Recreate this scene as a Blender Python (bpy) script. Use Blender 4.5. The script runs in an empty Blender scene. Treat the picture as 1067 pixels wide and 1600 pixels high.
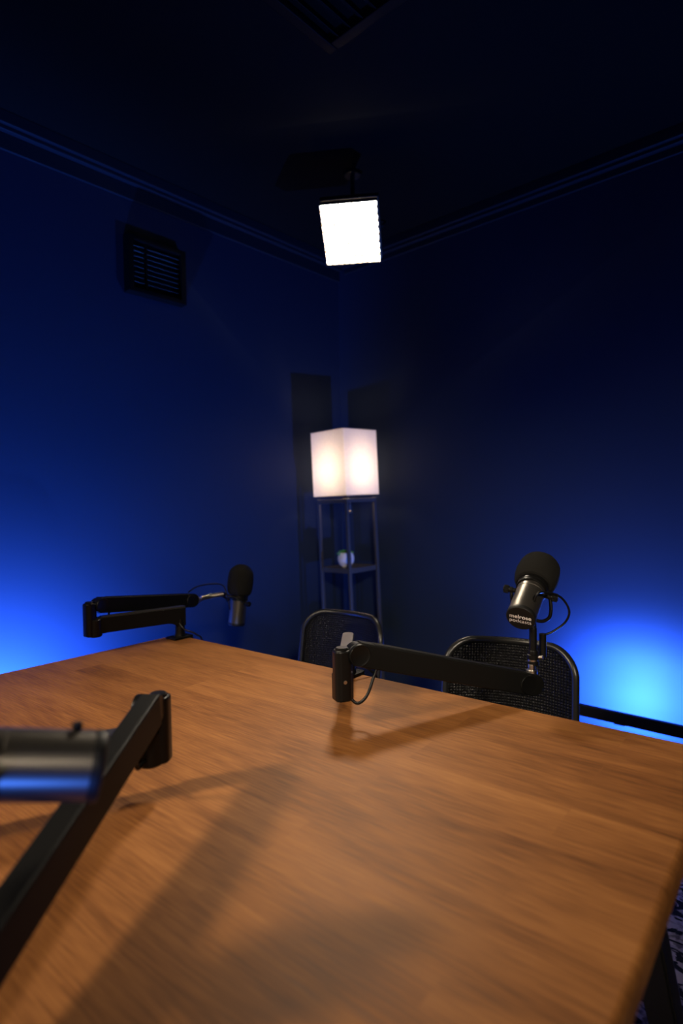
import bpy, bmesh, math, random
from mathutils import Vector, Matrix
random.seed(7)
S = bpy.context.scene
COL = S.collection
PI = math.pi
V = Vector

# ------------------------------------------------------------------ materials
def mat(name, color=(.5, .5, .5), rough=.5, metal=0., spec=.5, emit=None, estr=0., coat=0.):
    m = bpy.data.materials.new(name); m.use_nodes = True
    b = m.node_tree.nodes['Principled BSDF']
    b.inputs['Base Color'].default_value = (*color, 1)
    b.inputs['Roughness'].default_value = rough
    b.inputs['Metallic'].default_value = metal
    b.inputs['Specular IOR Level'].default_value = spec
    b.inputs['Coat Weight'].default_value = coat
    if emit:
        b.inputs['Emission Color'].default_value = (*emit, 1)
        b.inputs['Emission Strength'].default_value = estr
    return m

def nodes(m):
    nt = m.node_tree
    return nt, nt.nodes['Principled BSDF'], nt.nodes.new, nt.links.new

def noise_bump(m, scale, strength, dist=.002, detail=3, vec=(1, 1, 1), rough_var=None):
    nt, b, N, L = nodes(m)
    tc = N('ShaderNodeTexCoord'); mp = N('ShaderNodeMapping'); mp.inputs['Scale'].default_value = vec
    n = N('ShaderNodeTexNoise'); n.inputs['Scale'].default_value = scale; n.inputs['Detail'].default_value = detail
    bp = N('ShaderNodeBump'); bp.inputs['Strength'].default_value = strength; bp.inputs['Distance'].default_value = dist
    L(tc.outputs['Object'], mp.inputs['Vector']); L(mp.outputs['Vector'], n.inputs['Vector'])
    L(n.outputs['Fac'], bp.inputs['Height']); L(bp.outputs['Normal'], b.inputs['Normal'])
    if rough_var:
        mr = N('ShaderNodeMapRange'); mr.inputs['To Min'].default_value = rough_var[0]; mr.inputs['To Max'].default_value = rough_var[1]
        L(n.outputs['Fac'], mr.inputs['Value']); L(mr.outputs['Result'], b.inputs['Roughness'])
    return m

def ramp(N, stops):
    r = N('ShaderNodeValToRGB'); e = r.color_ramp.elements
    while len(e) < len(stops): e.new(.5)
    for i, (p, c) in enumerate(stops):
        e[i].position = p; e[i].color = (*c, 1)
    return r

def wood_mat():
    m = mat('stained_wood', rough=.42, spec=.16)
    nt, b, N, L = nodes(m)
    tc = N('ShaderNodeTexCoord')
    # glued staves
    mb = N('ShaderNodeMapping'); L(tc.outputs['Object'], mb.inputs['Vector'])
    br = N('ShaderNodeTexBrick'); br.offset = .43; br.offset_frequency = 2
    br.inputs['Scale'].default_value = 1.; br.inputs['Brick Width'].default_value = .62; br.inputs['Row Height'].default_value = .082
    br.inputs['Mortar Size'].default_value = .0004; br.inputs['Mortar Smooth'].default_value = .6
    br.inputs['Color1'].default_value = (0, 0, 0, 1); br.inputs['Color2'].default_value = (1, 1, 1, 1); br.inputs['Mortar'].default_value = (.45, .45, .45, 1)
    L(mb.outputs['Vector'], br.inputs['Vector'])
    # broad figure
    m1 = N('ShaderNodeMapping'); m1.inputs['Scale'].default_value = (1.6, 13, 8); L(tc.outputs['Object'], m1.inputs['Vector'])
    add = N('ShaderNodeVectorMath'); add.operation = 'MULTIPLY_ADD'
    add.inputs[1].default_value = (1.7, 2.3, .0)
    L(br.outputs['Color'], add.inputs[0]); L(m1.outputs['Vector'], add.inputs[2])
    n1 = N('ShaderNodeTexNoise'); n1.inputs['Scale'].default_value = 1.; n1.inputs['Detail'].default_value = 5; n1.inputs['Roughness'].default_value = .55; n1.inputs['Distortion'].default_value = 1.2
    L(add.outputs['Vector'], n1.inputs['Vector'])
    # fine fibres
    m2 = N('ShaderNodeMapping'); m2.inputs['Scale'].default_value = (9, 210, 60); L(tc.outputs['Object'], m2.inputs['Vector'])
    n2 = N('ShaderNodeTexNoise'); n2.inputs['Scale'].default_value = 1.6; n2.inputs['Detail'].default_value = 3
    L(m2.outputs['Vector'], n2.inputs['Vector'])
    # large stain clouds
    m3 = N('ShaderNodeMapping'); m3.inputs['Scale'].default_value = (1.5, 4, 3); L(tc.outputs['Object'], m3.inputs['Vector'])
    n3 = N('ShaderNodeTexNoise'); n3.inputs['Scale'].default_value = 1.3; n3.inputs['Detail'].default_value = 4
    L(m3.outputs['Vector'], n3.inputs['Vector'])
    def mix(a, bb, f):
        x = N('ShaderNodeMath'); x.operation = 'MULTIPLY_ADD'; x.inputs[1].default_value = f
        L(a, x.inputs[0]); L(bb, x.inputs[2]); return x.outputs[0]
    z = N('ShaderNodeMath'); z.operation = 'MULTIPLY'; z.inputs[1].default_value = .36; L(n1.outputs['Fac'], z.inputs[0])
    f = mix(n2.outputs['Fac'], z.outputs[0], .42)
    f = mix(n3.outputs['Fac'], f, .22)
    sp = N('ShaderNodeSeparateColor'); L(br.outputs['Color'], sp.inputs['Color'])
    f = mix(sp.outputs['Red'], f, .05)
    rp = ramp(N, [(.34, (.085, .030, .008)), (.47, (.20, .076, .020)), (.58, (.30, .120, .033)), (.72, (.42, .182, .056))])
    L(f, rp.inputs['Fac']); L(rp.outputs['Color'], b.inputs['Base Color'])
    bp = N('ShaderNodeBump'); bp.inputs['Strength'].default_value = .22; bp.inputs['Distance'].default_value = .0012
    L(n2.outputs['Fac'], bp.inputs['Height']); L(bp.outputs['Normal'], b.inputs['Normal'])
    mr = N('ShaderNodeMapRange'); mr.inputs['To Min'].default_value = .44; mr.inputs['To Max'].default_value = .62
    L(n2.outputs['Fac'], mr.inputs['Value']); L(mr.outputs['Result'], b.inputs['Roughness'])
    return m

def rug_mat():
    m = mat('distressed_rug', rough=.95, spec=.1)
    nt, b, N, L = nodes(m)
    tc = N('ShaderNodeTexCoord')
    def nz(scale, det, vec=(1, 1, 1), dist=0.):
        mp = N('ShaderNodeMapping'); mp.inputs['Scale'].default_value = vec; L(tc.outputs['Object'], mp.inputs['Vector'])
        n = N('ShaderNodeTexNoise'); n.inputs['Scale'].default_value = scale; n.inputs['Detail'].default_value = det; n.inputs['Distortion'].default_value = dist
        L(mp.outputs['Vector'], n.inputs['Vector']); return n
    a = nz(9, 6, (1, 1.8, 1), 1.2); c = nz(42, 5); d = nz(3, 3)
    r1 = ramp(N, [(.47, (.02, .022, .024)), (.515, (.55, .47, .40))]); L(a.outputs['Fac'], r1.inputs['Fac'])
    r2 = ramp(N, [(.36, (.05, .05, .05)), (.50, (1, 1, 1))]); L(c.outputs['Fac'], r2.inputs['Fac'])
    r3 = ramp(N, [(.35, (.6, .57, .55)), (.65, (1, 1, 1))]); L(d.outputs['Fac'], r3.inputs['Fac'])
    x = N('ShaderNodeMix'); x.data_type = 'RGBA'; x.blend_type = 'MULTIPLY'; x.inputs['Factor'].default_value = .75
    L(r1.outputs['Color'], x.inputs['A']); L(r2.outputs['Color'], x.inputs['B'])
    y = N('ShaderNodeMix'); y.data_type = 'RGBA'; y.blend_type = 'MULTIPLY'; y.inputs['Factor'].default_value = 1
    L(x.outputs['Result'], y.inputs['A']); L(r3.outputs['Color'], y.inputs['B'])
    L(y.outputs['Result'], b.inputs['Base Color'])
    bp = N('ShaderNodeBump'); bp.inputs['Strength'].default_value = .5; bp.inputs['Distance'].default_value = .004
    L(c.outputs['Fac'], bp.inputs['Height']); L(bp.outputs['Normal'], b.inputs['Normal'])
    return m

def weave_mat():
    """black moulded plastic covered in a square grid of small raised studs"""
    m = mat('studded_plastic', (.008, .008, .0085), .30, 0, .38)
    nt, b, N, L = nodes(m)
    tc = N('ShaderNodeTexCoord'); sx = N('ShaderNodeSeparateXYZ'); L(tc.outputs['Object'], sx.inputs['Vector'])
    outs = []
    for ax in ('X', 'Z'):
        k = N('ShaderNodeMath'); k.operation = 'MULTIPLY'; k.inputs[1].default_value = 2 * PI / .0078
        L(sx.outputs[ax], k.inputs[0])
        s = N('ShaderNodeMath'); s.operation = 'SINE'; L(k.outputs[0], s.inputs[0])
        h = N('ShaderNodeMath'); h.operation = 'MULTIPLY_ADD'; h.inputs[1].default_value = .5; h.inputs[2].default_value = .5
        L(s.outputs[0], h.inputs[0]); outs.append(h.outputs[0])
    p = N('ShaderNodeMath'); p.operation = 'MULTIPLY'; L(outs[0], p.inputs[0]); L(outs[1], p.inputs[1])
    bp = N('ShaderNodeBump'); bp.inputs['Strength'].default_value = .9; bp.inputs['Distance'].default_value = .0022
    L(p.outputs[0], bp.inputs['Height']); L(bp.outputs['Normal'], b.inputs['Normal'])
    return m

def shade_mat():
    m = bpy.data.materials.new('linen_shade'); m.use_nodes = True
    nt = m.node_tree; nt.nodes.clear(); N = nt.nodes.new; L = nt.links.new
    out = N('ShaderNodeOutputMaterial'); d = N('ShaderNodeBsdfDiffuse'); t = N('ShaderNodeBsdfTranslucent'); x = N('ShaderNodeMixShader')
    tc = N('ShaderNodeTexCoord'); n = N('ShaderNodeTexNoise'); n.inputs['Scale'].default_value = 260; n.inputs['Detail'].default_value = 2
    L(tc.outputs['Object'], n.inputs['Vector'])
    r = ramp(N, [(.3, (.60, .58, .565)), (.7, (.70, .685, .67))]); L(n.outputs['Fac'], r.inputs['Fac'])
    L(r.outputs['Color'], d.inputs['Color']); L(r.outputs['Color'], t.inputs['Color'])
    x.inputs['Fac'].default_value = .5
    L(d.outputs[0], x.inputs[1]); L(t.outputs[0], x.inputs[2]); L(x.outputs[0], out.inputs['Surface'])
    return m

def emit_mat(name, color, strength):
    m = bpy.data.materials.new(name); m.use_nodes = True
    nt = m.node_tree; nt.nodes.clear()
    out = nt.nodes.new('ShaderNodeOutputMaterial'); e = nt.nodes.new('ShaderNodeEmission')
    e.inputs['Color'].default_value = (*color, 1); e.inputs['Strength'].default_value = strength
    nt.links.new(e.outputs[0], out.inputs['Surface'])
    return m

WOOD = wood_mat(); RUG = rug_mat(); WEAVE = weave_mat(); SHADE = shade_mat()
WALL = noise_bump(mat('dark_wall_paint', (.012, .0205, .042), .68, 0, .14), 160, .12, .001)
CEIL = noise_bump(mat('black_ceiling_paint', (.0035, .0037, .004), .85, 0, .08), 120, .2, .001)
FLOOR = noise_bump(mat('dark_floor', (.022, .020, .020), .55, 0, .3), 40, .1, .001)
TRIM = noise_bump(mat('dark_trim_paint', (.010, .014, .022), .45, 0, .22), 60, .05, .001)
ARM = noise_bump(mat('black_powder_coat', (.005, .005, .0048), .52, 0, .14), 1500, .12, .0004)
ARMGLOSS = noise_bump(mat('satin_black_cover', (.030, .029, .029), .30, 0, .55), 900, .04, .0003)
JOINT = noise_bump(mat('black_satin_joint', (.0045, .0045, .0045), .36, .0, .22), 700, .05, .0003)
MICBODY = noise_bump(mat('mic_satin_black_metal', (.15, .138, .122), .37, .92, .5), 900, .03, .0003)
CAP = noise_bump(mat('black_cap_plastic', (.006, .006, .006), .5, 0, .3), 700, .05, .0003)
FOAM = noise_bump(mat('black_foam', (.012, .0115, .0105), .97, 0, .08), 900, 1., .0015, 4)
RUBBER = noise_bump(mat('black_rubber_cable', (.006, .006, .006), .40, 0, .25), 500, .05, .0003)
STEEL = noise_bump(mat('brushed_steel', (.55, .52, .48), .28, 1.), 300, .05, .0003)
WHITE = noise_bump(mat('white_print', (.82, .80, .78), .6, 0, .2), 300, .02, .0002)
CHAIRBLK = noise_bump(mat('black_chair_plastic', (.012, .012, .012), .30, 0, .5), 500, .05, .0003)
LAMPWOOD = noise_bump(mat('black_lacquered_wood', (.045, .045, .050), .36, 0, .5), 30, .05, .001, 3, (1, 1, .1))
CERAMIC = noise_bump(mat('white_ceramic', (.62, .60, .57), .3), 90, .03, .0005)
LEAF = noise_bump(mat('green_leaf', (.07, .24, .045), .5), 60, .2, .001)
SOIL = noise_bump(mat('dark_soil', (.03, .02, .015), .95), 200, .8, .002)
BLACK = noise_bump(mat('black_fixture_metal', (.010, .010, .011), .34, 0, .5), 400, .05, .0003)
GLOSSBLK = noise_bump(mat('gloss_black_frame', (.003, .003, .0035), .55, 0, .08), 200, .03, .0003)
LED = emit_mat('white_led_face', (1., .86, .67), 245.)
BLUELED = emit_mat('blue_led_face', (.02, .10, 1.), 60.)
BULB = emit_mat('warm_bulb', (1., .72, .45), 40.)

# ------------------------------------------------------------------ mesh helpers
def frame(o, x=None, z=None):
    """4x4 with origin o, local z along z, local x as near x as can be"""
    z = V(z or (0, 0, 1)).normalized(); x = V(x or (1, 0, 0))
    x = (x - z * x.dot(z)).normalized(); y = z.cross(x)
    return Matrix(((x.x, y.x, z.x, o[0]), (x.y, y.y, z.y, o[1]), (x.z, y.z, z.z, o[2]), (0, 0, 0, 1)))
I4 = Matrix.Identity(4)

def merge(bm, t, M=I4):
    t.normal_update()
    me = bpy.data.meshes.new('tmp'); t.to_mesh(me); t.free(); me.transform(M)
    bm.from_mesh(me); bpy.data.meshes.remove(me)

def box(bm, M, size, c=(0, 0, 0), bev=0., seg=2):
    t = bmesh.new(); bmesh.ops.create_cube(t, size=1)
    for v in t.verts: v.co = V((v.co.x * size[0] + c[0], v.co.y * size[1] + c[1], v.co.z * size[2] + c[2]))
    if bev: bmesh.ops.bevel(t, geom=t.edges[:], offset=bev, segments=seg, profile=.5, affect='EDGES')
    merge(bm, t, M)

def lathe(bm, M, prof, n=40, caps=True):
    """prof: list of (r, z); revolved about local z"""
    t = bmesh.new(); rings = []
    for r, z in prof:
        if r < 1e-6: rings.append([t.verts.new((0, 0, z))])
        else: rings.append([t.verts.new((r * math.cos(2 * PI * i / n), r * math.sin(2 * PI * i / n), z)) for i in range(n)])
    for a, b in zip(rings, rings[1:]):
        for i in range(n):
            j = (i + 1) % n
            f = [a[i % len(a)], a[j % len(a)], b[j % len(b)], b[i % len(b)]]
            u = []
            for v in f:
                if v not in u: u.append(v)
            if len(u) >= 3: t.faces.new(u)
    if caps:
        if len(rings[0]) > 1: t.faces.new(rings[0][::-1])
        if len(rings[-1]) > 1: t.faces.new(rings[-1])
    bmesh.ops.recalc_face_normals(t, faces=t.faces[:])
    merge(bm, t, M)

def cyl(bm, p, q, r, n=28, bev=.0):
    p, q = V(p), V(q); l = (q - p).length
    x = (1, 0, 0) if abs((q - p).normalized().x) < .9 else (0, 1, 0)
    b = min(bev, r * .6, l * .4)
    prof = [(r - b, 0), (r - b * .3, b * .3), (r, b), (r, l - b), (r - b * .3, l - b * .3), (r - b, l)] if b else [(r, 0), (r, l)]
    lathe(bm, frame(p, x, q - p), prof, n)

def spline(pts, k=8):
    pts = [V(p) for p in pts]; out = []
    P = [pts[0] * 2 - pts[1]] + pts + [pts[-1] * 2 - pts[-2]]
    for i in range(1, len(P) - 2):
        a, b, c, d = P[i - 1:i + 3]
        for j in range(k):
            t = j / k
            out.append(.5 * ((2 * b) + (c - a) * t + (2 * a - 5 * b + 4 * c - d) * t * t + (3 * b - a - 3 * c + d) * t ** 3))
    out.append(pts[-1]); return out

def tube(bm, pts, r, n=10, smooth=8, closed=False):
    pts = spline(pts, smooth) if smooth else [V(p) for p in pts]
    t = bmesh.new(); rings = []; up = None
    for i, p in enumerate(pts):
        if closed: d = (pts[(i + 1) % len(pts)] - pts[i - 1]).normalized()
        else: d = (pts[min(i + 1, len(pts) - 1)] - pts[max(i - 1, 0)]).normalized()
        if up is None: up = V((0, 0, 1)) if abs(d.z) < .9 else V((1, 0, 0))
        s = d.cross(up).normalized(); up = s.cross(d).normalized()
        rr = r(i / (len(pts) - 1)) if callable(r) else r
        rings.append([t.verts.new(p + s * rr * math.cos(2 * PI * k / n) + up * rr * math.sin(2 * PI * k / n)) for k in range(n)])
    m = len(rings)
    for i in range(m if closed else m - 1):
        a, b = rings[i], rings[(i + 1) % m]
        for k in range(n): t.faces.new((a[k], a[(k + 1) % n], b[(k + 1) % n], b[k]))
    if not closed:
        t.faces.new(rings[0][::-1]); t.faces.new(rings[-1])
    bmesh.ops.recalc_face_normals(t, faces=t.faces[:])
    merge(bm, t)

def prism(bm, M, poly, d0, d1, bev=0., seg=2):
    """poly in local xy, extruded along local z from d0 to d1"""
    t = bmesh.new(); vs = [t.verts.new((x, y, d0)) for x, y in poly]
    f = t.faces.new(vs); r = bmesh.ops.extrude_face_region(t, geom=[f])
    for e in r['geom']:
        if isinstance(e, bmesh.types.BMVert): e.co.z = d1
    bmesh.ops.recalc_face_normals(t, faces=t.faces[:])
    if bev:
        ed = [e for e in t.edges if abs(e.verts[0].co.z - e.verts[1].co.z) < 1e-6]
        bmesh.ops.bevel(t, geom=ed, offset=bev, segments=seg, profile=.5, affect='EDGES', clamp_overlap=True)
    merge(bm, t, M)

def rrect(w, h, r, n=6, x0=0, y0=0):
    out = []
    for cx, cy, a in ((w / 2 - r, h / 2 - r, 0), (-w / 2 + r, h / 2 - r, PI / 2), (-w / 2 + r, -h / 2 + r, PI), (w / 2 - r, -h / 2 + r, 3 * PI / 2)):
        for i in range(n + 1):
            t = a + PI / 2 * i / n; out.append((x0 + cx + r * math.cos(t), y0 + cy + r * math.sin(t)))
    return out

def new(): return bmesh.new()

# ------------------------------------------------------------------ objects
def tag(o, label, cat, group=None):
    o['label'] = label; o['category'] = cat
    if group: o['group'] = group
    return o

def thing(name, label, cat, loc=(0, 0, 0), rotz=0., group=None):
    o = bpy.data.objects.new(name, None); o.empty_display_size = .1; COL.objects.link(o)
    o.location = loc; o.rotation_euler = (0, 0, rotz)
    return tag(o, label, cat, group)

def inv(root):
    return (Matrix.Translation(root.location) @ Matrix.Rotation(root.rotation_euler.z, 4, 'Z')).inverted()

def obj(name, bm, m, parent=None, world_root=None, label=None, smooth=True, auto=38):
    """link bm as one mesh; with world_root, the vertices are given in world space and moved to that root's frame"""
    if world_root is not None: bm.transform(inv(world_root))
    me = bpy.data.meshes.new(name); bm.to_mesh(me); bm.free()
    me.materials.append(m)
    o = bpy.data.objects.new(name, me); COL.objects.link(o)
    if parent: o.parent = parent
    if label: o['label'] = label
    if smooth:
        me.shade_smooth(); me.set_sharp_from_angle(angle=math.radians(auto))
        w = o.modifiers.new('weighted', 'WEIGHTED_NORMAL'); w.keep_sharp = True; w.weight = 80
    return o

def struct(name, bm, m):
    o = obj(name, bm, m, smooth=False); o['kind'] = 'structure'; return o

def text_mesh(body, width, M, extrude=.0003, offset=0., align='CENTER', spacing=1.):
    cu = bpy.data.curves.new('txt', 'FONT'); cu.body = body; cu.size = 1.; cu.offset = offset
    cu.align_x = align; cu.space_character = spacing; cu.resolution_u = 6
    o = bpy.data.objects.new('txt', cu); COL.objects.link(o)
    dg = bpy.context.evaluated_depsgraph_get(); dg.update()
    me = bpy.data.meshes.new_from_object(o.evaluated_get(dg))
    bpy.data.objects.remove(o); bpy.data.curves.remove(cu)
    xs = [v.co.x for v in me.vertices]; k = width / (max(xs) - min(xs)); mid = (max(xs) + min(xs)) / 2
    for v in me.vertices: v.co = V(((v.co.x - mid) * k, v.co.y * k, v.co.z))
    me.transform(M); bm = new(); bm.from_mesh(me); bpy.data.meshes.remove(me)
    return bm

# ------------------------------------------------------------------ the room
YR = 0.73157
CR = V((.004, 3.45, 0))                                  # the corner between the two visible walls
DL = V((-math.sin(YR), -math.cos(YR), 0))                # along the left wall, away from the corner
DR = V((math.cos(YR), -math.sin(YR), 0))                 # along the right wall, away from the corner
HC = 2.575; LEN = 4.4
def room(u, v, z=0.):                                    # u along the left wall, v along the right wall
    return CR + DL * u + DR * v + V((0, 0, z))
RM = Matrix(((DR.x, DL.x, 0, CR.x), (DR.y, DL.y, 0, CR.y), (0, 0, 1, 0), (0, 0, 0, 1)))   # local x = v, local y = u
RM = Matrix(((DR.x, -DL.x, 0, CR.x), (DR.y, -DL.y, 0, CR.y), (0, 0, 1, 0), (0, 0, 0, 1))) # right-handed: local y = -u
def rbx(v0, v1, u0, u1, z0, z1, bev=0.):
    bm = new(); box(bm, RM, (v1 - v0, u1 - u0, z1 - z0), ((v0 + v1) / 2, -(u0 + u1) / 2, (z0 + z1) / 2), bev); return bm
W = .1
struct('floor', rbx(-W, LEN + W, -W, LEN + W, -.1, 0), FLOOR)
struct('ceiling', rbx(-W, LEN + W, -W, LEN + W, HC, HC + .1), CEIL)
struct('wall_left', rbx(-W, 0, -W, LEN + W, 0, HC), WALL)
struct('wall_right', rbx(0, LEN + W, -W, 0, 0, HC), WALL)
struct('wall_back', rbx(0, LEN, LEN, LEN + W, 0, HC), WALL)
struct('wall_front', rbx(LEN, LEN + W, 0, LEN + W, 0, HC), WALL)
def crown(along):
    bm = new()
    if along == 'L':
        for a, z0, z1 in ((.012, 2.455, 2.515), (.034, 2.515, 2.53), (.05, 2.53, HC)):
            box(bm, RM, (a, LEN, z1 - z0), (a / 2, -LEN / 2, (z0 + z1) / 2), .003)
    else:
        for a, z0, z1 in ((.012, 2.485, 2.515), (.034, 2.515, 2.53), (.05, 2.53, HC)):
            box(bm, RM, (LEN - .06, a, z1 - z0), ((LEN - .06) / 2 + .055, -a / 2, (z0 + z1) / 2), .003)
    return bm
struct('trim_1', crown('L'), TRIM)
struct('trim_2', crown('R'), TRIM)
struct('baseboard_left', rbx(0, .014, .02, LEN, 0, .09, .003), TRIM)
struct('baseboard_right', rbx(.02, LEN, 0, .014, 0, .09, .003), TRIM)

# ------------------------------------------------------------------ table
YT = 0.67936
A = V((-.55, 1.932, 0)); AB = V((math.cos(YT), -math.sin(YT), 0)); NN = V((-math.sin(YT), -math.cos(YT), 0))
TL, TW, TZ = 1.518, 1.0, .75
def tab(a, n, z=0.): return A + AB * a + NN * n + V((0, 0, z))
tc = tab(TL / 2, TW / 2)
table = thing('conference_table', 'brown stained wooden table with splayed black legs under the microphones', 'table', tc, -YT)
bm = new(); prism(bm, I4, rrect(TL, TW, .012, 4), TZ - .038, TZ, .010, 4); obj('tabletop', bm, WOOD, table)
bm = new()
for s in (-1, 1):
    box(bm, I4, (TL - .3, .03, .05), (0, s * (TW / 2 - .1), TZ - .063), .003)
    box(bm, I4, (.03, TW - .23, .05), (s * (TL / 2 - .15), 0, TZ - .063), .003)
obj('apron', bm, BLACK, table, label='black steel apron frame')
for sx in (-1, 1):
    for sy in (-1, 1):
        bm = new(); t = bmesh.new(); bmesh.ops.create_cube(t, size=1)
        for v in t.verts:
            up = v.co.z > 0
            w = .058 if up else .036
            cx = sx * (TL / 2 - (.135 if up else .005)); cy = sy * (TW / 2 - (.125 if up else .10))
            v.co = V((cx + (v.co.x) * w, cy + (v.co.y) * w, TZ - .04 if up else .0082))
        bmesh.ops.bevel(t, geom=t.edges[:], offset=.004, segments=2, affect='EDGES')
        merge(bm, t); obj('leg', bm, BLACK, table, label='black splayed leg')

# ------------------------------------------------------------------ rug
bm = new(); prism(bm, I4, rrect(2.5, 2.75, .01, 3), .0005, .008, .003, 2)
rug = obj('area_rug', bm, RUG, smooth=False); rug.location = tc; rug.rotation_euler = (0, 0, -YT)
tag(rug, 'beige rug with distressed black pattern on the floor under the table', 'rug')

# ------------------------------------------------------------------ boom arms
def make_arm(label, base, out, elbow, tip, ztip, loop, end_mount=False, sag=.056):
    """base/elbow/tip: xy; out: outward normal of the table edge the clamp grips; ztip: top of upper arm at tip"""
    base, elbow, tip, out = V((*base, 0)), V((*elbow, 0)), V((*tip, 0)), V(out).normalized()
    r = thing('boom_arm', label, 'microphone arm', (base.x, base.y, TZ), 0, 'low profile boom arms clamped to the table')
    # clamp
    F = frame(base, out, (0, 0, 1))
    bm = new(); edge = .028
    box(bm, F, (.062, .052, .007), (-.004, 0, TZ + .0038), .002)
    box(bm, F, (.008, .046, .095), (edge + .004, 0, TZ - .040), .002)
    box(bm, F, (.055, .046, .007), (edge - .022, 0, TZ - .084), .002)
    obj('desk_clamp', bm, ARM, r, r)
    bm = new(); c = F @ V((0, 0, 0))
    cyl(bm, (c.x, c.y, TZ - .04), (c.x, c.y, TZ - .125), .006, 20, .001)
    cyl(bm, (c.x, c.y, TZ - .0465), (c.x, c.y, TZ - .0395), .016, 24, .001)
    cyl(bm, (c.x, c.y, TZ - .140), (c.x, c.y, TZ - .120), .013, 16, .003)
    obj('clamp_screw', bm, JOINT, r, r)
    # riser
    bm = new(); lathe(bm, frame((base.x, base.y, TZ + .006)), [(.019, 0), (.0185, .008), (.0165, .012), (.0165, .056), (.0155, .058)], 32)
    obj('riser', bm, JOINT, r, r)
    # lower arm: side profile with a flared foot over the riser
    d = (elbow - base); l = d.length; d.normalize(); side = V((0, 0, 1)).cross(d)
    M = Matrix(((d.x, 0, -side.x, base.x), (d.y, 0, -side.y, base.y), (0, 1, 0, 0), (0, 0, 0, 1)))
    M = frame((base.x, base.y, 0), d, -side) if False else Matrix(((d.x, 0, d.y, base.x), (d.y, 0, -d.x, base.y), (0, 1, 0, 0), (0, 0, 0, 1)))
    z0, z1 = TZ + .053, TZ + .100
    prof = [(-.017, z0 - .012), (-.017, z1), (l, z1), (l, z0)]
    for i in range(7):
        t = PI / 2 * i / 6; prof.append((.045 - .028 * math.sin(t), z0 - .012 * (1 - math.cos(t))))
    bm = new(); prism(bm, M, prof, -.0155, .0155, .0035, 3); la = obj('lower_arm', bm, ARM, r, r)
    bm = new(); T = frame((base.x, base.y, z1), d, (0, 0, 1))
    poly = []
    for i in range(9):
        t = PI / 2 + PI * i / 8; poly.append((-.006 + .0135 * math.cos(t), .0135 * math.sin(t)))
    poly += [(l - .03, -.0135), (l - .03, .0135)]
    prism(bm, T, poly, -.0005, .0022, .0008, 2); obj('cable_cover', bm, ARMGLOSS, la, r, 'satin cable channel cover')
    # elbow block
    bm = new(); u = (tip - elbow); ul = u.length; u.normalize()
    E = frame((elbow.x, elbow.y, 0), u, (0, 0, 1))
    prism(bm, E, rrect(.034, .034, .012, 5), TZ + .046, TZ + .144, .004, 3)
    lathe(bm, frame((elbow.x, elbow.y, TZ + .1435)), [(.013, 0), (.013, .003), (.011, .005), (0, .005)], 28)
    lathe(bm, frame((elbow.x - d.x * .013, elbow.y - d.y * .013, TZ + .044)), [(.018, 0), (.021, .003), (.021, .05), (.019, .052)], 32)
    ws = u.cross(V((0, 0, 1)))                           # the knob sits on the right of the upper arm
    elb = obj('elbow', bm, JOINT, r, r)
    bm = new(); cc = elbow + V((0, 0, TZ + .085)) + ws * .017
    cyl(bm, cc, cc + ws * .002, .0035, 14, .0005); obj('elbow_screw', bm, STEEL, elb, r)
    # hinge
    hz = TZ + .134; h = elbow + u * .030 + V((0, 0, hz))
    bm = new()
    lathe(bm, frame(h - ws * .019, (0, 0, 1), ws), [(.019, .006), (.021, .008), (.021, .028), (.0215, .029), (.0215, .031), (.0205, .0315), (.0205, .034), (.0215, .0345), (.0215, .040), (.0205, .0415), (.0185, .0415), (.0165, .0402), (0, .0402)], 40)
    obj('hinge_knob', bm, JOINT, r, r, 'round glossy hinge knob')
    # upper arm
    p0 = h + V((0, 0, 0)); p1 = V((tip.x, tip.y, ztip - .0235))
    ax = (p1 - p0); L2 = ax.length; ax.normalize(); upv = (V((0, 0, 1)) - ax * ax.z).normalized()
    M = Matrix(((ax.x, upv.x, ax.cross(upv).x, p0.x), (ax.y, upv.y, ax.cross(upv).y, p0.y), (ax.z, upv.z, ax.cross(upv).z, p0.z), (0, 0, 0, 1)))
    prof = [(.0, -.0235), (L2 - .004, -.0235)]
    for i in range(9):
        t = -PI / 2 + PI * i / 8; prof.append((L2 + .0235 * math.cos(t), .0235 * math.sin(t)))
    prof += [(0, .0235)]
    bm = new(); prism(bm, M, prof, -.0145, .0145, .0035, 3); ua = obj('upper_arm', bm, ARM, r, r)
    bm = new(); sg = 1 if ax.cross(upv).dot(ws) > 0 else -1
    lathe(bm, M @ Matrix.Translation((L2 - .020, 0, 0)) @ (I4 if sg > 0 else Matrix.Rotation(PI, 4, 'X')),
          [(.0200, .0135), (.0200, .0172), (.0190, .0182), (.0172, .0178), (0, .0172)], 36)
    obj('end_pivot', bm, JOINT, ua, r)
    bm = new(); T = M @ Matrix.Translation((L2 * .5, .0236, 0)) @ Matrix.Rotation(-PI / 2, 4, 'X')
    box(bm, T, (L2 - .06, .022, .002), (0, 0, 0), .0006); obj('cable_cover', bm, ARM, ua, r)
    # thumb lever on the elbow side
    # mounting stud at the tip
    q, qd = (p1 + ax * .022, ax) if end_mount else (V((tip.x, tip.y, ztip - .002)), V((0, 0, 1)))
    bm = new(); cyl(bm, q, q + qd * .010, .012, 28, .001)
    cyl(bm, q + qd * .0095, q + qd * .022, .0078, 20, .001)
    obj('mount_stud', bm, STEEL, r, r, 'steel threaded mounting stud')
    # cable
    bm = new(); e0 = elbow + u * .008 + V((0, 0, TZ + .050)); 
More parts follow.
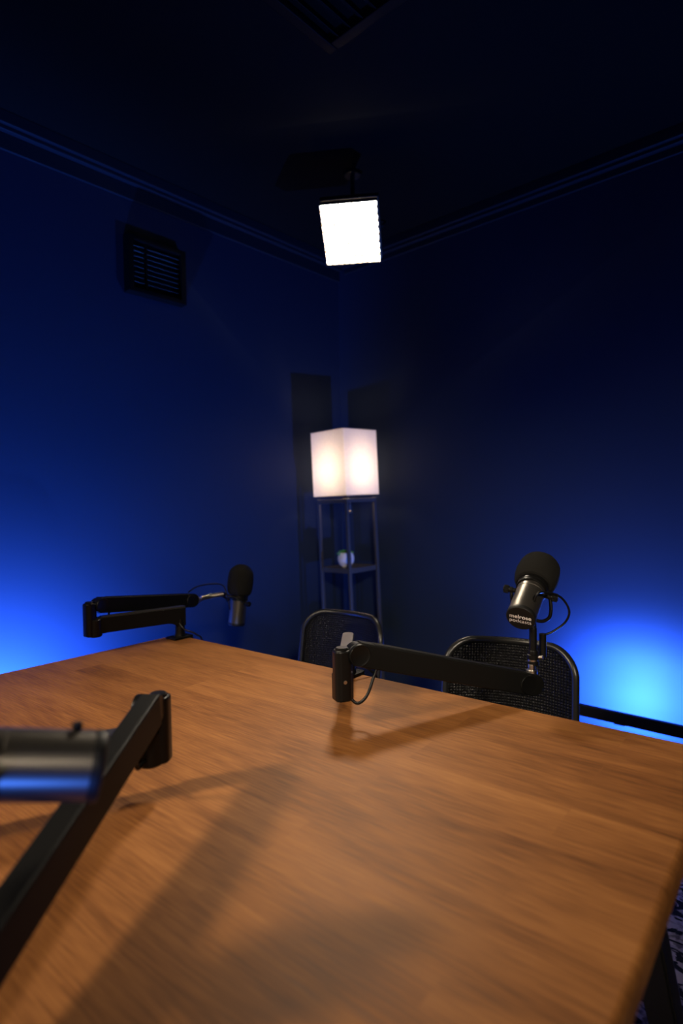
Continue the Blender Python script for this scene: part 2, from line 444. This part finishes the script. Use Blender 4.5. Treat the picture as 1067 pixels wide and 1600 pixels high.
    pts = [elbow + ws * .004 + V((0, 0, TZ + .052)) + u * .012,
           elbow + u * .026 + ws * .012 + V((0, 0, TZ + sag)),
           elbow + u * (.026 + loop * .4) + ws * .017 + V((0, 0, TZ + .055)),
           elbow + u * (.026 + loop * .8) + ws * .012 + V((0, 0, TZ + .092)),
           elbow + u * (.030 + loop) + ws * .004 + V((0, 0, TZ + .110))]
    tube(bm, pts, .0030, 10); obj('cable', bm, RUBBER, r, r)
    bm = new(); b0 = base + V((0, 0, TZ)); 
    tube(bm, [b0 + out * -.012 + AB * .014 + V((0, 0, .05)), b0 + AB * .030 + V((0, 0, .03)), b0 + out * .03 + AB * .045 + V((0, 0, .012)), b0 + out * .052 + AB * .05 + V((0, 0, -.03)), b0 + out * .055 + AB * .05 + V((0, 0, -.25))], .0028, 8)
    obj('cable', bm, RUBBER, r, r)
    return r

P_R = tab(.745, .030); P_L = tab(.055, .030); P_F = tab(.92, .97)
make_arm('black boom arm on the far table edge holding the microphone with lettering', P_R.xy, -NN, (-.004, 1.125), (.406, 1.264), .800, .045, False, .040)
make_arm('black folded boom arm at the table corner nearest the blue wall', P_L.xy, -NN, (-.742, 1.710), (-.535, 2.068), .862, .035, True)
make_arm('large black boom arm closest to the camera, under the blurred microphone', (-.592, .715), NN, (-.279, .872), (-.292, .420), .838, .045)

# ------------------------------------------------------------------ microphones
MS = 1.20                                                # life size against the unit profile below
def make_mic(label, cap, axis, right, posts, cable, letters=False, pr=.0108, pm=None, foam=1.):
    axis = V(axis).normalized()
    F = frame(cap, right, axis) @ Matrix.Scale(MS, 4)    # local z: toward the talking end; local x: right
    r = thing('studio_microphone', label, 'microphone', tuple(V(posts[0])), 0, 'studio microphones on boom arms')
    bm = new(); lathe(bm, F, [(.0245, .004), (.0252, .005), (.0252, .064), (.0246, .0645), (.0246, .066), (.0252, .0665), (.0252, .084), (.024, .085)], 56)
    body = obj('body', bm, MICBODY, r, r, 'satin black cylindrical body')
    bm = new(); lathe(bm, F, [(0, -.0035), (.0225, -.0035), (.0245, -.003), (.0256, -.001), (.0258, .003), (.0252, .0055)], 56, False)
    rc = obj('rear_cap', bm, CAP, r, r, 'round black rear cap')
    if letters:
        nz = -axis; X = (F.to_3x3() @ V((1, 0, 0))); R = Matrix.Rotation(math.radians(0), 3, nz)
        X = R @ X; Y = nz.cross(X); c = V(cap) + nz * .0036 * MS; nz = nz * MS
        def TM(dy): 
            o = c + Y * dy
            return Matrix(((X.x, Y.x, nz.x, o.x), (X.y, Y.y, nz.y, o.y), (X.z, Y.z, nz.z, o.z), (0, 0, 0, 1)))
        bm = text_mesh('melrose', .037, TM(.0006), .0002, .013); obj('lettering', bm, WHITE, rc, r, 'bold white word melrose', smooth=False)
        bm = text_mesh('podcasts', .037, TM(-.0088), .0002, -.006); obj('lettering', bm, WHITE, rc, r, 'thin white word podcasts', smooth=False)
    bm = new(); lathe(bm, F, [(.0250, .0745), (.0272, .075), (.0280, .0765), (.0280, .081), (.0268, .0815), (.0268, .083), (.0278, .0835), (.0278, .0905), (.0262, .092), (.025, .092)], 56)
    obj('collar', bm, JOINT, r, r, 'glossy black collar ring')
    prof = [(.0, .0895), (.025, .0895), (.0325, .092), (.0368, .099), (.0388, .110), (.0395, .125), (.0391, .132), (.0382, .139)]
    for i in range(1, 10):
        t = PI / 2 * i / 9; prof.append((.0382 * math.cos(t), .139 + .029 * math.sin(t)))
    prof[-1] = (0, prof[-1][1])
    prof = [(a, .0895 + (b - .0895) * foam) for a, b in prof]
    bm = new(); lathe(bm, F, prof, 64, False)
    for v in bm.verts:
        v.co += V((random.uniform(-1, 1), random.uniform(-1, 1), random.uniform(-1, 1))) * .00035
    obj('windscreen', bm, FOAM, r, r, 'black foam windscreen')
    # yoke: from both pivots to the head of the post
    top = V(posts[-1]); piv = [F @ V((s * .0345, 0, .068)) for s in (-1, 1)]
    bm = new()
    ctr = F @ V((0, 0, .068)); down = (top - ctr).normalized()
    a, b = piv
    lo = min((ctr - top).length - .004, .047 * MS)
    rad = .0038
    tube(bm, [a, a + down * lo * .45, a.lerp(ctr, .12) + down * lo * .8, a.lerp(ctr, .5) + down * lo, ctr + down * lo, b.lerp(ctr, .5) + down * lo, b.lerp(ctr, .12) + down * lo * .8, b + down * lo * .45, b], rad, 12, 6)
    tube(bm, [ctr + down * (lo - .002), top], .0075, 14, 2)
    obj('yoke', bm, JOINT, r, r)
    for s, p in zip((-1, 1), piv):
        bm = new(); ux = F.to_3x3() @ V((s, 0, 0))
        cyl(bm, p - ux * .0102, p - ux * .003, .0052, 16)
        cyl(bm, p - ux * .003, p + ux * .003, .0066, 20, .001); cyl(bm, p + ux * .003, p + ux * .014, .0072, 18, .0012)
        for k in range(18):
            t = 2 * PI * k / 18; fy = F.to_3x3() @ V((0, math.cos(t), math.sin(t)))
            cyl(bm, p + ux * .0045 + fy * .0070, p + ux * .0128 + fy * .0070, .0008, 6)
        obj('knob', bm, JOINT, r, r, 'knurled pivot knob')
    bm = new()
    for i, (p, q) in enumerate(zip(posts, posts[1:])):
        cyl(bm, p, q, pr, 28, .0015)
        if i: 
            lathe(bm, frame(p), [(0, -pr), (.006, -.009), (pr, 0), (.006, .009), (0, pr)], 20, False)
    obj('swivel_post', bm, pm or JOINT, r, r)
    if cable:
        bm = new(); tube(bm, cable, .0024, 10)
        obj('cable', bm, RUBBER, r, r)
    return r, F, body

cap = V((.371, 1.221, .930)); ax = V((.479, .718, .505))
rr = V((.952, -.305, .0))
post = [V((.411, 1.2685, .846)), V((.412, 1.27, .897))]
Fm = frame(cap, rr, ax) @ Matrix.Scale(MS, 4)
P = lambda x, y, z: Fm @ V((x, y, z))
m1, F1, b1 = make_mic('black microphone with melrose podcasts lettering on its rear cap', cap, ax, rr, post,
   [P(.008, .0248, .024), P(.010, .032, .027), (.402, 1.216, .9765), (.433, 1.235, .979), (.471, 1.260, .963), (.489, 1.265, .934), (.482, 1.270, .908), (.456, 1.272, .888), (.434, 1.272, .880)], True, .0082)
bm = new(); lathe(bm, frame((.4105, 1.268, .8165)), [(.0095, 0), (.0125, .001), (.0125, .008), (.0105, .009), (.0105, .013), (.0128, .014), (.0128, .023), (.0100, .024), (.0100, .031), (.0085, .033)], 28)
obj('swivel_joint', bm, JOINT, m1, m1)
bm = new(); lathe(bm, frame((.4105, 1.268, .8258)), [(.0108, 0), (.0108, .0034)], 24); cyl(bm, (.4105, 1.268, .834), V((.4105, 1.268, .834)) + V((.018, -.012, .002)), .0042, 14, .001)
obj('swivel_bolt', bm, STEEL, m1, m1, 'steel swivel bolt')
bm = new(); cyl(bm, (.4335, 1.272, .832), (.4335, 1.272, .884), .0075, 18, .001); obj('cable_connector', bm, JOINT, m1, m1)

capL = V((-.397, 2.165, .731)); axL = V((.109, .05, .99))
make_mic('black microphone standing upright at the arm end before the left blue wall', capL, axL, (.8, -.55, 0),
   [V((-.512, 2.108, .838)), V((-.484, 2.133, .842)), V((-.440, 2.150, .846))],
   [(-.545, 2.06, .868), (-.520, 2.085, .884), (-.480, 2.115, .888), (-.440, 2.140, .880), (-.425, 2.140, .845), (-.415, 2.139, .790)], False, .0085, STEEL, 1.22)
capF = V((-.226, .530, .943)); axF = V((-.93, -.38, .20))
mF, FF, bF = make_mic('blurred black microphone closest to the camera, lit blue along its underside', capF, axF, (0, 1, 0),
   [V((-.292, .420, .864)), V((-.298, .452, .893))], None)
bm = new(); q = capF + V((-.016, -.004, .0345)); cyl(bm, q, q + V((0, 0, .007)), .0045, 14, .001)
obj('switch', bm, CAP, bF, mF)

# ------------------------------------------------------------------ chairs
def chair_local():
    """local x across, local -y is the front (toward the table), built round the origin on the floor"""
    parts = {}
    W2, zb, zt = .180, .50, .757
    def yback(x, z): return .165 + .05 * (z - .45) / .3 - .055 * (x / W2) ** 2 + .02
    # shell grid with rounded top corners
    nx, nz = 28, 16; R = .075
    t = bmesh.new(); grid = []
    for j in range(nz + 1):
        row = []
        z = zb + (zt - zb) * j / nz
        w = W2
        if z > zt - R:
            k = (z - (zt - R)) / R; w = W2 - R + R * math.sqrt(max(0, 1 - k * k)) 
        for i in range(nx + 1):
            x = w * (2 * i / nx - 1); row.append(t.verts.new((x, yback(x, z), z)))
        grid.append(row)
    for j in range(nz):
        for i in range(nx): t.faces.new((grid[j][i], grid[j][i + 1], grid[j + 1][i + 1], grid[j + 1][i]))
    geo = bmesh.ops.solidify(t, geom=t.faces[:], thickness=.010)
    bmesh.ops.recalc_face_normals(t, faces=t.faces[:])
    bm = new(); merge(bm, t); parts['backrest'] = (bm, WEAVE, 'studded black plastic back panel')
    # rolled rim
    pts = []
    for j in range(0, 9): z = zb - .06 + (zt - R - zb + .06) * j / 8; pts.append((-W2, yback(-W2, z), z))
    for i in range(1, 9):
        a = PI - PI / 2 * i / 8; x = -W2 + R + R * math.cos(a); z = zt - R + R * math.sin(a); pts.append((x, yback(x, z), z))
    for i in range(1, 8): x = -W2 + R + (2 * W2 - 2 * R) * i / 8; pts.append((x, yback(x, zt), zt))
    for i in range(0, 9):
        a = PI / 2 - PI / 2 * i / 8; x = W2 - R + R * math.cos(a); z = zt - R + R * math.sin(a); pts.append((x, yback(x, z), z))
    for j in range(1, 9): z = zt - R - (zt - R - zb + .06) * j / 8; pts.append((W2, yback(W2, z), z))
    bm = new(); tube(bm, pts, .0105, 14, 2); parts['back_frame'] = (bm, CHAIRBLK, 'glossy black rolled rim')
    bm = new(); t = bmesh.new(); prism(t, I4, rrect(.42, .42, .07, 6, 0, -.03), .425, .450, .010, 3)
    for v in t.verts: v.co.z += .35 * (v.co.x ** 2) * .5 - .012
    merge(bm, t)
    for s in (-1, 1): box(bm, I4, (.035, .02, .12), (s * .174, .135, .465), .005)
    parts['seat'] = (bm, CHAIRBLK, 'black moulded seat')
    legs = []
    for sx in (-1, 1):
        for sy in (-1, 1):
            bm = new(); tube(bm, [(sx * .15, sy * .13 - .03, .425), (sx * .18, sy * .16 - .03, .22), (sx * .205, sy * .20 - .03, .009)], .011, 12, 5); legs.append(bm)
    return parts, legs
def make_chair(label, loc, rotz):
    r = thing('side_chair', label, 'chair', loc, rotz, 'black chairs along the far table edge')
    parts, legs = chair_local()
    for k, (bm, m, lb) in parts.items(): obj(k, bm, m, r, label=lb)
    for bm in legs: obj('leg', bm, BLACK, r)
    return r
make_chair('black chair with studded plastic back behind the lettered microphone', (.386, 1.500, .0045), -math.atan2(.17, .34))
ch2 = make_chair('black chair beside the shelf lamp, its dark back partly behind a boom arm', (-.12, 1.985, .0045), -YT)

# ------------------------------------------------------------------ shelf lamp
LEAN = .030; lx, ly = .022 + 1.37 * LEAN, 3.135; LR = math.radians(44.5)
lamp = thing('floor_lamp', 'black shelf floor lamp with a lit square white shade in the room corner', 'lamp', (lx, ly, .004), LR)
LM = Matrix.Rotation(-LEAN, 3, 'Y') @ Matrix.Rotation(LR, 3, 'Z'); lamp.rotation_euler = LM.to_euler()   # the lamp leans a little
hs = .105
for sx in (-1, 1):
    for sy in (-1, 1):
        bm = new(); box(bm, I4, (.016, .016, 1.19), (sx * hs, sy * hs, .595), .002); obj('post', bm, LAMPWOOD, lamp)
for z in (.10, .47, .822):
    bm = new(); box(bm, I4, (.205, .205, .014), (0, 0, z), .002)
    for s in (-1, 1):
        box(bm, I4, (.19, .012, .026), (0, s * .100, z - .006), .002); box(bm, I4, (.012, .19, .026), (s * .100, 0, z - .006), .002)
    obj('shelf', bm, LAMPWOOD, lamp)
bm = new()
for s in (-1, 1):
    box(bm, I4, (.21, .014, .02), (0, s * hs, 1.178), .002); box(bm, I4, (.014, .21, .02), (s * hs, 0, 1.178), .002)
box(bm, I4, (.20, .03, .012), (0, 0, 1.178), .002)
obj('top_rail', bm, LAMPWOOD, lamp)
bm = new(); h = .125; z0, z1 = 1.203, 1.548
t = bmesh.new()
sec = rrect(2 * h, 2 * h, .006, 4)
for za, zb_ in ((z0, z1),):
    A_ = [t.verts.new((x, y, za)) for x, y in sec]; B_ = [t.verts.new((x, y, zb_)) for x, y in sec]
    for i in range(len(sec)):
        j = (i + 1) % len(sec); t.faces.new((A_[i], A_[j], B_[j], B_[i]))
bmesh.ops.recalc_face_normals(t, faces=t.faces[:])
merge(bm, t); sh = obj('lamp_shade', bm, SHADE, lamp, label='square white linen shade, lit from inside')
for z in (z0 + .002, z1 - .002):
    bm = new(); tube(bm, [(h - .001, h - .001, z), (-h + .001, h - .001, z), (-h + .001, -h + .001, z), (h - .001, -h + .001, z)], .0022, 8, 0, True)
    if z > 1.4: obj('shade_wire', bm, STEEL, sh)
    else: low = bm
bm = low
tube(bm, [(-h, 0, z0 + .004), (h, 0, z0 + .004)], .002, 8, 0); tube(bm, [(0, -h, z0 + .004), (0, h, z0 + .004)], .002, 8, 0)
obj('shade_wire', bm, STEEL, sh)
bm = new(); lathe(bm, frame((0, 0, 1.184)), [(.018, 0), (.018, .045), (.014, .05), (.014, .075)], 24); obj('socket', bm, BLACK, lamp)
bm = new(); lathe(bm, frame((0, 0, 1.258)), [(.012, 0), (.014, .015), (.028, .05), (.030, .065), (.026, .083), (.014, .094), (0, .097)], 28, False); obj('bulb', bm, BULB, lamp, label='warm lit bulb')
fdir = Matrix.Rotation(-LR, 3, 'Z') @ V((.12, -.99, 0))
bm = new(); pc = fdir * .135; pc = Matrix.Rotation(0, 3, 'Z') @ pc
tube(bm, [(pc.x * .3, pc.y * .3, 1.182), (pc.x, pc.y, 1.178), (pc.x, pc.y, 1.125)], .0016, 8, 4)
lathe(bm, frame((pc.x, pc.y, 1.120)), [(0, -.009), (.006, -.006), (.009, 0), (.006, .006), (0, .009)], 18, False)
obj('pull_chain', bm, STEEL, lamp)

def potted(label, at, s, leaves):
    loc = V((lx, ly, .004)) + Matrix.Rotation(-LEAN, 3, 'Y') @ V(at)
    r = thing('potted_plant', label, 'plant', tuple(loc), 0., 'small pots on the lamp shelves')
    r.rotation_euler = (0, -LEAN, 0)
    bm = new(); lathe(bm, I4, [(0, .001), (.026 * s, .001), (.036 * s, .012 * s), (.044 * s, .034 * s), (.045 * s, .050 * s), (.039 * s, .072 * s), (.035 * s, .078 * s), (.032 * s, .077 * s), (.032 * s, .066 * s)], 36, False)
    obj('pot', bm, CERAMIC, r, label='rounded white pot')
    bm = new(); lathe(bm, I4, [(.034 * s, .066 * s), (.02 * s, .070 * s), (0, .071 * s)], 24); obj('soil', bm, SOIL, r)
    bm = new(); rnd = random.Random(3)
    for k in range(leaves):
        a = k * 2.4; rad = .006 + .026 * (k / leaves); tilt = .15 + 1.1 * (k / leaves); L_ = (.030 + rnd.random() * .014) * s
        d = V((math.cos(a) * math.sin(tilt), math.sin(a) * math.sin(tilt), math.cos(tilt)))
        p = V((math.cos(a) * rad * .5 * s, math.sin(a) * rad * .5 * s, .068 * s))
        sd = d.cross(V((math.cos(a + .9), math.sin(a + .9), .2))).normalized(); nn = d.cross(sd)
        t = bmesh.new(); prev = None
        for i in range(6):
            f = i / 5; w = .0085 * s * math.sin(PI * min(1, f * .92 + .08)) + .0006
            c = p + d * L_ * f + V((0, 0, -.012 * f * f * s))
            cur = [t.verts.new(c - sd * w), t.verts.new(c + nn * w * .35), t.verts.new(c + sd * w), t.verts.new(c - nn * w * .12)]
            if prev:
                for q in range(4): t.faces.new((prev[q], prev[(q + 1) % 4], cur[(q + 1) % 4], cur[q]))
            else: t.faces.new(cur[::-1])
            prev = cur
        t.faces.new(prev); bmesh.ops.recalc_face_normals(t, faces=t.faces[:]); merge(bm, t)
    obj('foliage', bm, LEAF, r)
    return r
potted('small green plant in a round white pot on the upper lamp shelf', (-.018, -.045, .8295), .98, 34)
potted('small plant on the lower lamp shelf just above the dark chair back', (.005, -.045, .4775), .98, 30)

# ------------------------------------------------------------------ ceiling panel light
pc = V((.060, 2.45, 2.293)); aim = (V((-.16, 1.05, .80)) - pc).normalized()
pz = aim; px_ = V((-.995, .12, -.02))
PF = frame(pc, px_, pz)                                  # local z: the way it shines
panel = thing('panel_light', 'bright square white panel light hung near the ceiling corner', 'light', tuple(pc), 0)
hw = .115; hv = .122
bm = new(); 
box(bm, PF, (2 * hw + .012, 2 * hv + .012, .040), (0, 0, -.035), .006)
obj('housing', bm, BLACK, panel, panel)
bm = new(); box(bm, PF, (2 * hw - .004, 2 * hv - .004, .0006), (0, 0, -.0146), 0); obj('diffuser', bm, LED, panel, panel, 'glowing white face', smooth=False)
bm = new(); n = 9
for i in range(n + 1):
    x = -hw + 2 * hw * i / n; th = .0022
    box(bm, PF, (th, 2 * hv + .004, .036), (x, 0, .0045)); box(bm, PF, (2 * hw + .004, th, .036), (0, x * hv / hw, .0045))
obj('egg_crate_grid', bm, WHITE if False else mat('grid_fabric', (.16, .12, .08), .8), panel, panel, 'square louvre grid', smooth=False)
bm = new(); back = PF @ V((0, 0, -.055)); top = V((back.x, back.y + .02, HC - .004))
tube(bm, [PF @ V((-hw - .012, 0, -.035)), PF @ V((-hw - .014, 0, -.09)), PF @ V((0, 0, -.105)), PF @ V((hw + .014, 0, -.09)), PF @ V((hw + .012, 0, -.035))], .005, 10, 6)
cyl(bm, PF @ V((0, 0, -.104)), (PF @ V((0, 0, -.104))).xy.to_3d() + V((0, 0, HC - .001)), .009, 20)
q = (PF @ V((0, 0, -.104))).xy.to_3d(); cyl(bm, q + V((0, 0, HC - .014)), q + V((0, 0, HC - .0005)), .035, 28, .003)
obj('ceiling_bracket', bm, BLACK, panel, panel)

# ------------------------------------------------------------------ vents
vc = V((-.7975, 2.5575, 2.182)); 
u = (vc - CR).dot(DL); vent = thing('wall_vent', 'small black framed vent high on the left wall', 'vent', tuple(room(u, 0, 2.182)), YR + 0)
vw, vh, vd = .275, .238, .045
def LW(u_, z, d): return room(u + u_, d, 2.182 + z)
VF = Matrix(((DL.x, 0, DR.x, room(u, 0)[0]), (DL.y, 0, DR.y, room(u, 0)[1]), (0, 1, 0, 2.182), (0, 0, 0, 1)))
bm = new()
for s in (-1, 1):
    box(bm, VF, (.026, vh, vd), (s * (vw / 2 - .013), 0, vd / 2 + .0005), .004); box(bm, VF, (vw - .04, .022, vd), (0, s * (vh / 2 - .011), vd / 2 + .0005), .004)
obj('frame', bm, GLOSSBLK, vent, vent)
bm = new(); box(bm, VF, (vw - .04, vh - .03, .004), (0, 0, .003)); obj('back_plate', bm, CAP, vent, vent)
bm = new()
for k in range(9):
    y = -vh / 2 + .034 + k * .0213
    box(bm, VF @ Matrix.Translation((0, y, .022)) @ Matrix.Rotation(math.radians(-48), 4, 'X'), (vw - .05, .022, .0016))
obj('slats', bm, BLACK, vent, vent)
bm = new(); box(bm, VF, (.007, vh - .04, .012), (.052, 0, .034), .002); obj('divider', bm, GLOSSBLK, vent, vent)

cv = V((-.012, 1.831, 0)); cu = (cv - CR).dot(DL); cvv = (cv - CR).dot(DR)
cs = .56
cvent = thing('ceiling_vent', 'black square frame fixed on the dark ceiling with blue glints', 'vent', tuple(room(cu + cs / 2, cvv + cs / 2, HC)), 0)
bm = new(); z1 = HC - .0005; z0 = HC - .025
for s in (0, 1):
    box(bm, RM, (.035, cs, .0245), (cvv + s * (cs - .035) + .0175, -(cu + cs / 2), (z0 + z1) / 2), .006)
    box(bm, RM, (cs - .07, .035, .0245), (cvv + cs / 2, -(cu + s * (cs - .035) + .0175), (z0 + z1) / 2), .006)
obj('frame', bm, GLOSSBLK, cvent, cvent)
bm = new()
for k in range(10):
    x = cvv + .06 + k * .0475
    box(bm, RM @ Matrix.Translation((x, -(cu + cs / 2), HC - .014)) @ Matrix.Rotation(math.radians(40), 4, 'Y'), (.024, cs - .072, .002))
obj('slats', bm, BLACK, cvent, cvent)

# ------------------------------------------------------------------ blue light bar on the floor by the right wall
off = .34; zb = .378; lz = .335
bc = room(off, 1.60, 0)
bar = thing('light_bar', 'black light bar on the floor throwing blue light on the right wall', 'light', tuple(bc), 0)
def bx_(v0, v1, u0, u1, z0, z1, bev=.002):
    b = new(); box(b, RM, (v1 - v0, u1 - u0, z1 - z0), ((v0 + v1) / 2, -(u0 + u1) / 2, (z0 + z1) / 2), bev); return b
obj('housing', bx_(1.05, 2.30, off - .010, off + .010, zb - .021, zb + .021, .003), ARM, bar, bar)
obj('lamp_head', bx_(1.58, 1.62, .207, .233, .311, .3185, .001), BLACK, bar, bar)
obj('diffuser', bx_(1.584, 1.616, .210, .230, .3186, .3195, .0002), BLUELED, bar, bar, 'glowing blue face')
b = new(); cyl(b, room(.226, 1.60, .315), room(off - .008, 1.60, zb - .010), .004, 14)
obj('bracket', b, BLACK, bar, bar)
for v in (1.12, 2.18):
    b = bx_(v - .012, v + .012, off - .008, off + .008, .016, zb - .0215, .002)
    box(b, RM, (.03, .16, .0155), (v, -off, .0083), .002)
    obj('foot', b, BLACK, bar, bar)

# ------------------------------------------------------------------ lights
def light(name, kind, loc, energy, color, **k):
    l = bpy.data.lights.new(name, kind); l.energy = energy; l.color = color
    for a, b in k.items(): setattr(l, a, b)
    o = bpy.data.objects.new(name, l); COL.objects.link(o); o.location = loc; return o
def aim_at(o, tgt):
    o.rotation_euler = (V(tgt) - o.location).to_track_quat('-Z', 'Y').to_euler()
BLUE = (.050, .185, 1.)
o = light('blue_wall_light_right', 'SPOT', room(.22, 1.60, lz), 110., BLUE, shadow_soft_size=.012, spot_size=PI, spot_blend=.7)
aim_at(o, o.location + DL * .25 + V((0, 0, .96)))
o = light('blue_wall_light_spot', 'SPOT', room(.22, 1.60, lz), 270., BLUE, shadow_soft_size=.012, spot_size=math.radians(165), spot_blend=.5)
aim_at(o, o.location - DL + V((0, 0, -.30)))
o = light('blue_wall_light_left', 'SPOT', room(1.92, .24, .30), 720., BLUE, shadow_soft_size=.03, spot_size=PI, spot_blend=.75)
aim_at(o, o.location - DR * .97 + V((0, 0, .20)))
o = light('blue_floor_light_behind', 'SPOT', (-.12, -.60, .26), 44., BLUE, shadow_soft_size=.12, spot_size=math.radians(62), spot_blend=.6)
aim_at(o, (-.36, .50, .93))
light('lamp_bulb_glow', 'POINT', (lx - 1.39 * LEAN, ly, 1.39), 2.3, (1., .70, .48), shadow_soft_size=.07)
o = light('second_panel', 'AREA', (-2.0, .22, 2.25), 6.6, (1., .82, .60), shape='SQUARE', size=.26, spread=math.radians(62))
aim_at(o, (-.15, 1.05, .75))
o = light('third_panel', 'AREA', (.45, -1.5, 2.3), 3.4, (1., .84, .64), shape='SQUARE', size=.26, spread=math.radians(36))
aim_at(o, (.20, 1.5, 1.0))

w = bpy.data.worlds.new('world'); S.world = w; w.use_nodes = True
w.node_tree.nodes['Background'].inputs['Color'].default_value = (.3, .5, 1, 1)
w.node_tree.nodes['Background'].inputs['Strength'].default_value = .0

# ------------------------------------------------------------------ camera
cam = bpy.data.cameras.new('camera'); co = bpy.data.objects.new('camera', cam); COL.objects.link(co)
cam.sensor_fit = 'VERTICAL'; cam.sensor_height = 36.; cam.sensor_width = 24.; cam.lens = 36. * 915.9 / 1600.
p, rl = -.01858, -.01748
cp, sp, cr, sr = math.cos(p), math.sin(p), math.cos(rl), math.sin(rl)
X0, Y0, Z0 = V((1, 0, 0)), V((0, sp, -cp)), V((0, cp, sp))        # right, down, forward before the roll
rx = X0 * cr - Y0 * sr; dn = X0 * sr + Y0 * cr
Mx = Matrix((rx, -dn, -Z0)).transposed().to_4x4(); Mx.translation = V((0, 0, 1.18))
co.matrix_world = Mx
cam.clip_start = .02; cam.clip_end = 30
cam.dof.use_dof = True; cam.dof.focus_distance = 1.33; cam.dof.aperture_fstop = 2.2
S.camera = co

S.view_settings.view_transform = 'Standard'; S.view_settings.look = 'None'
S.view_settings.exposure = 0.; S.view_settings.gamma = 1.; S.view_settings.use_curve_mapping = False
S.cycles.max_bounces = 8
S.cycles.sample_clamp_indirect = 6.
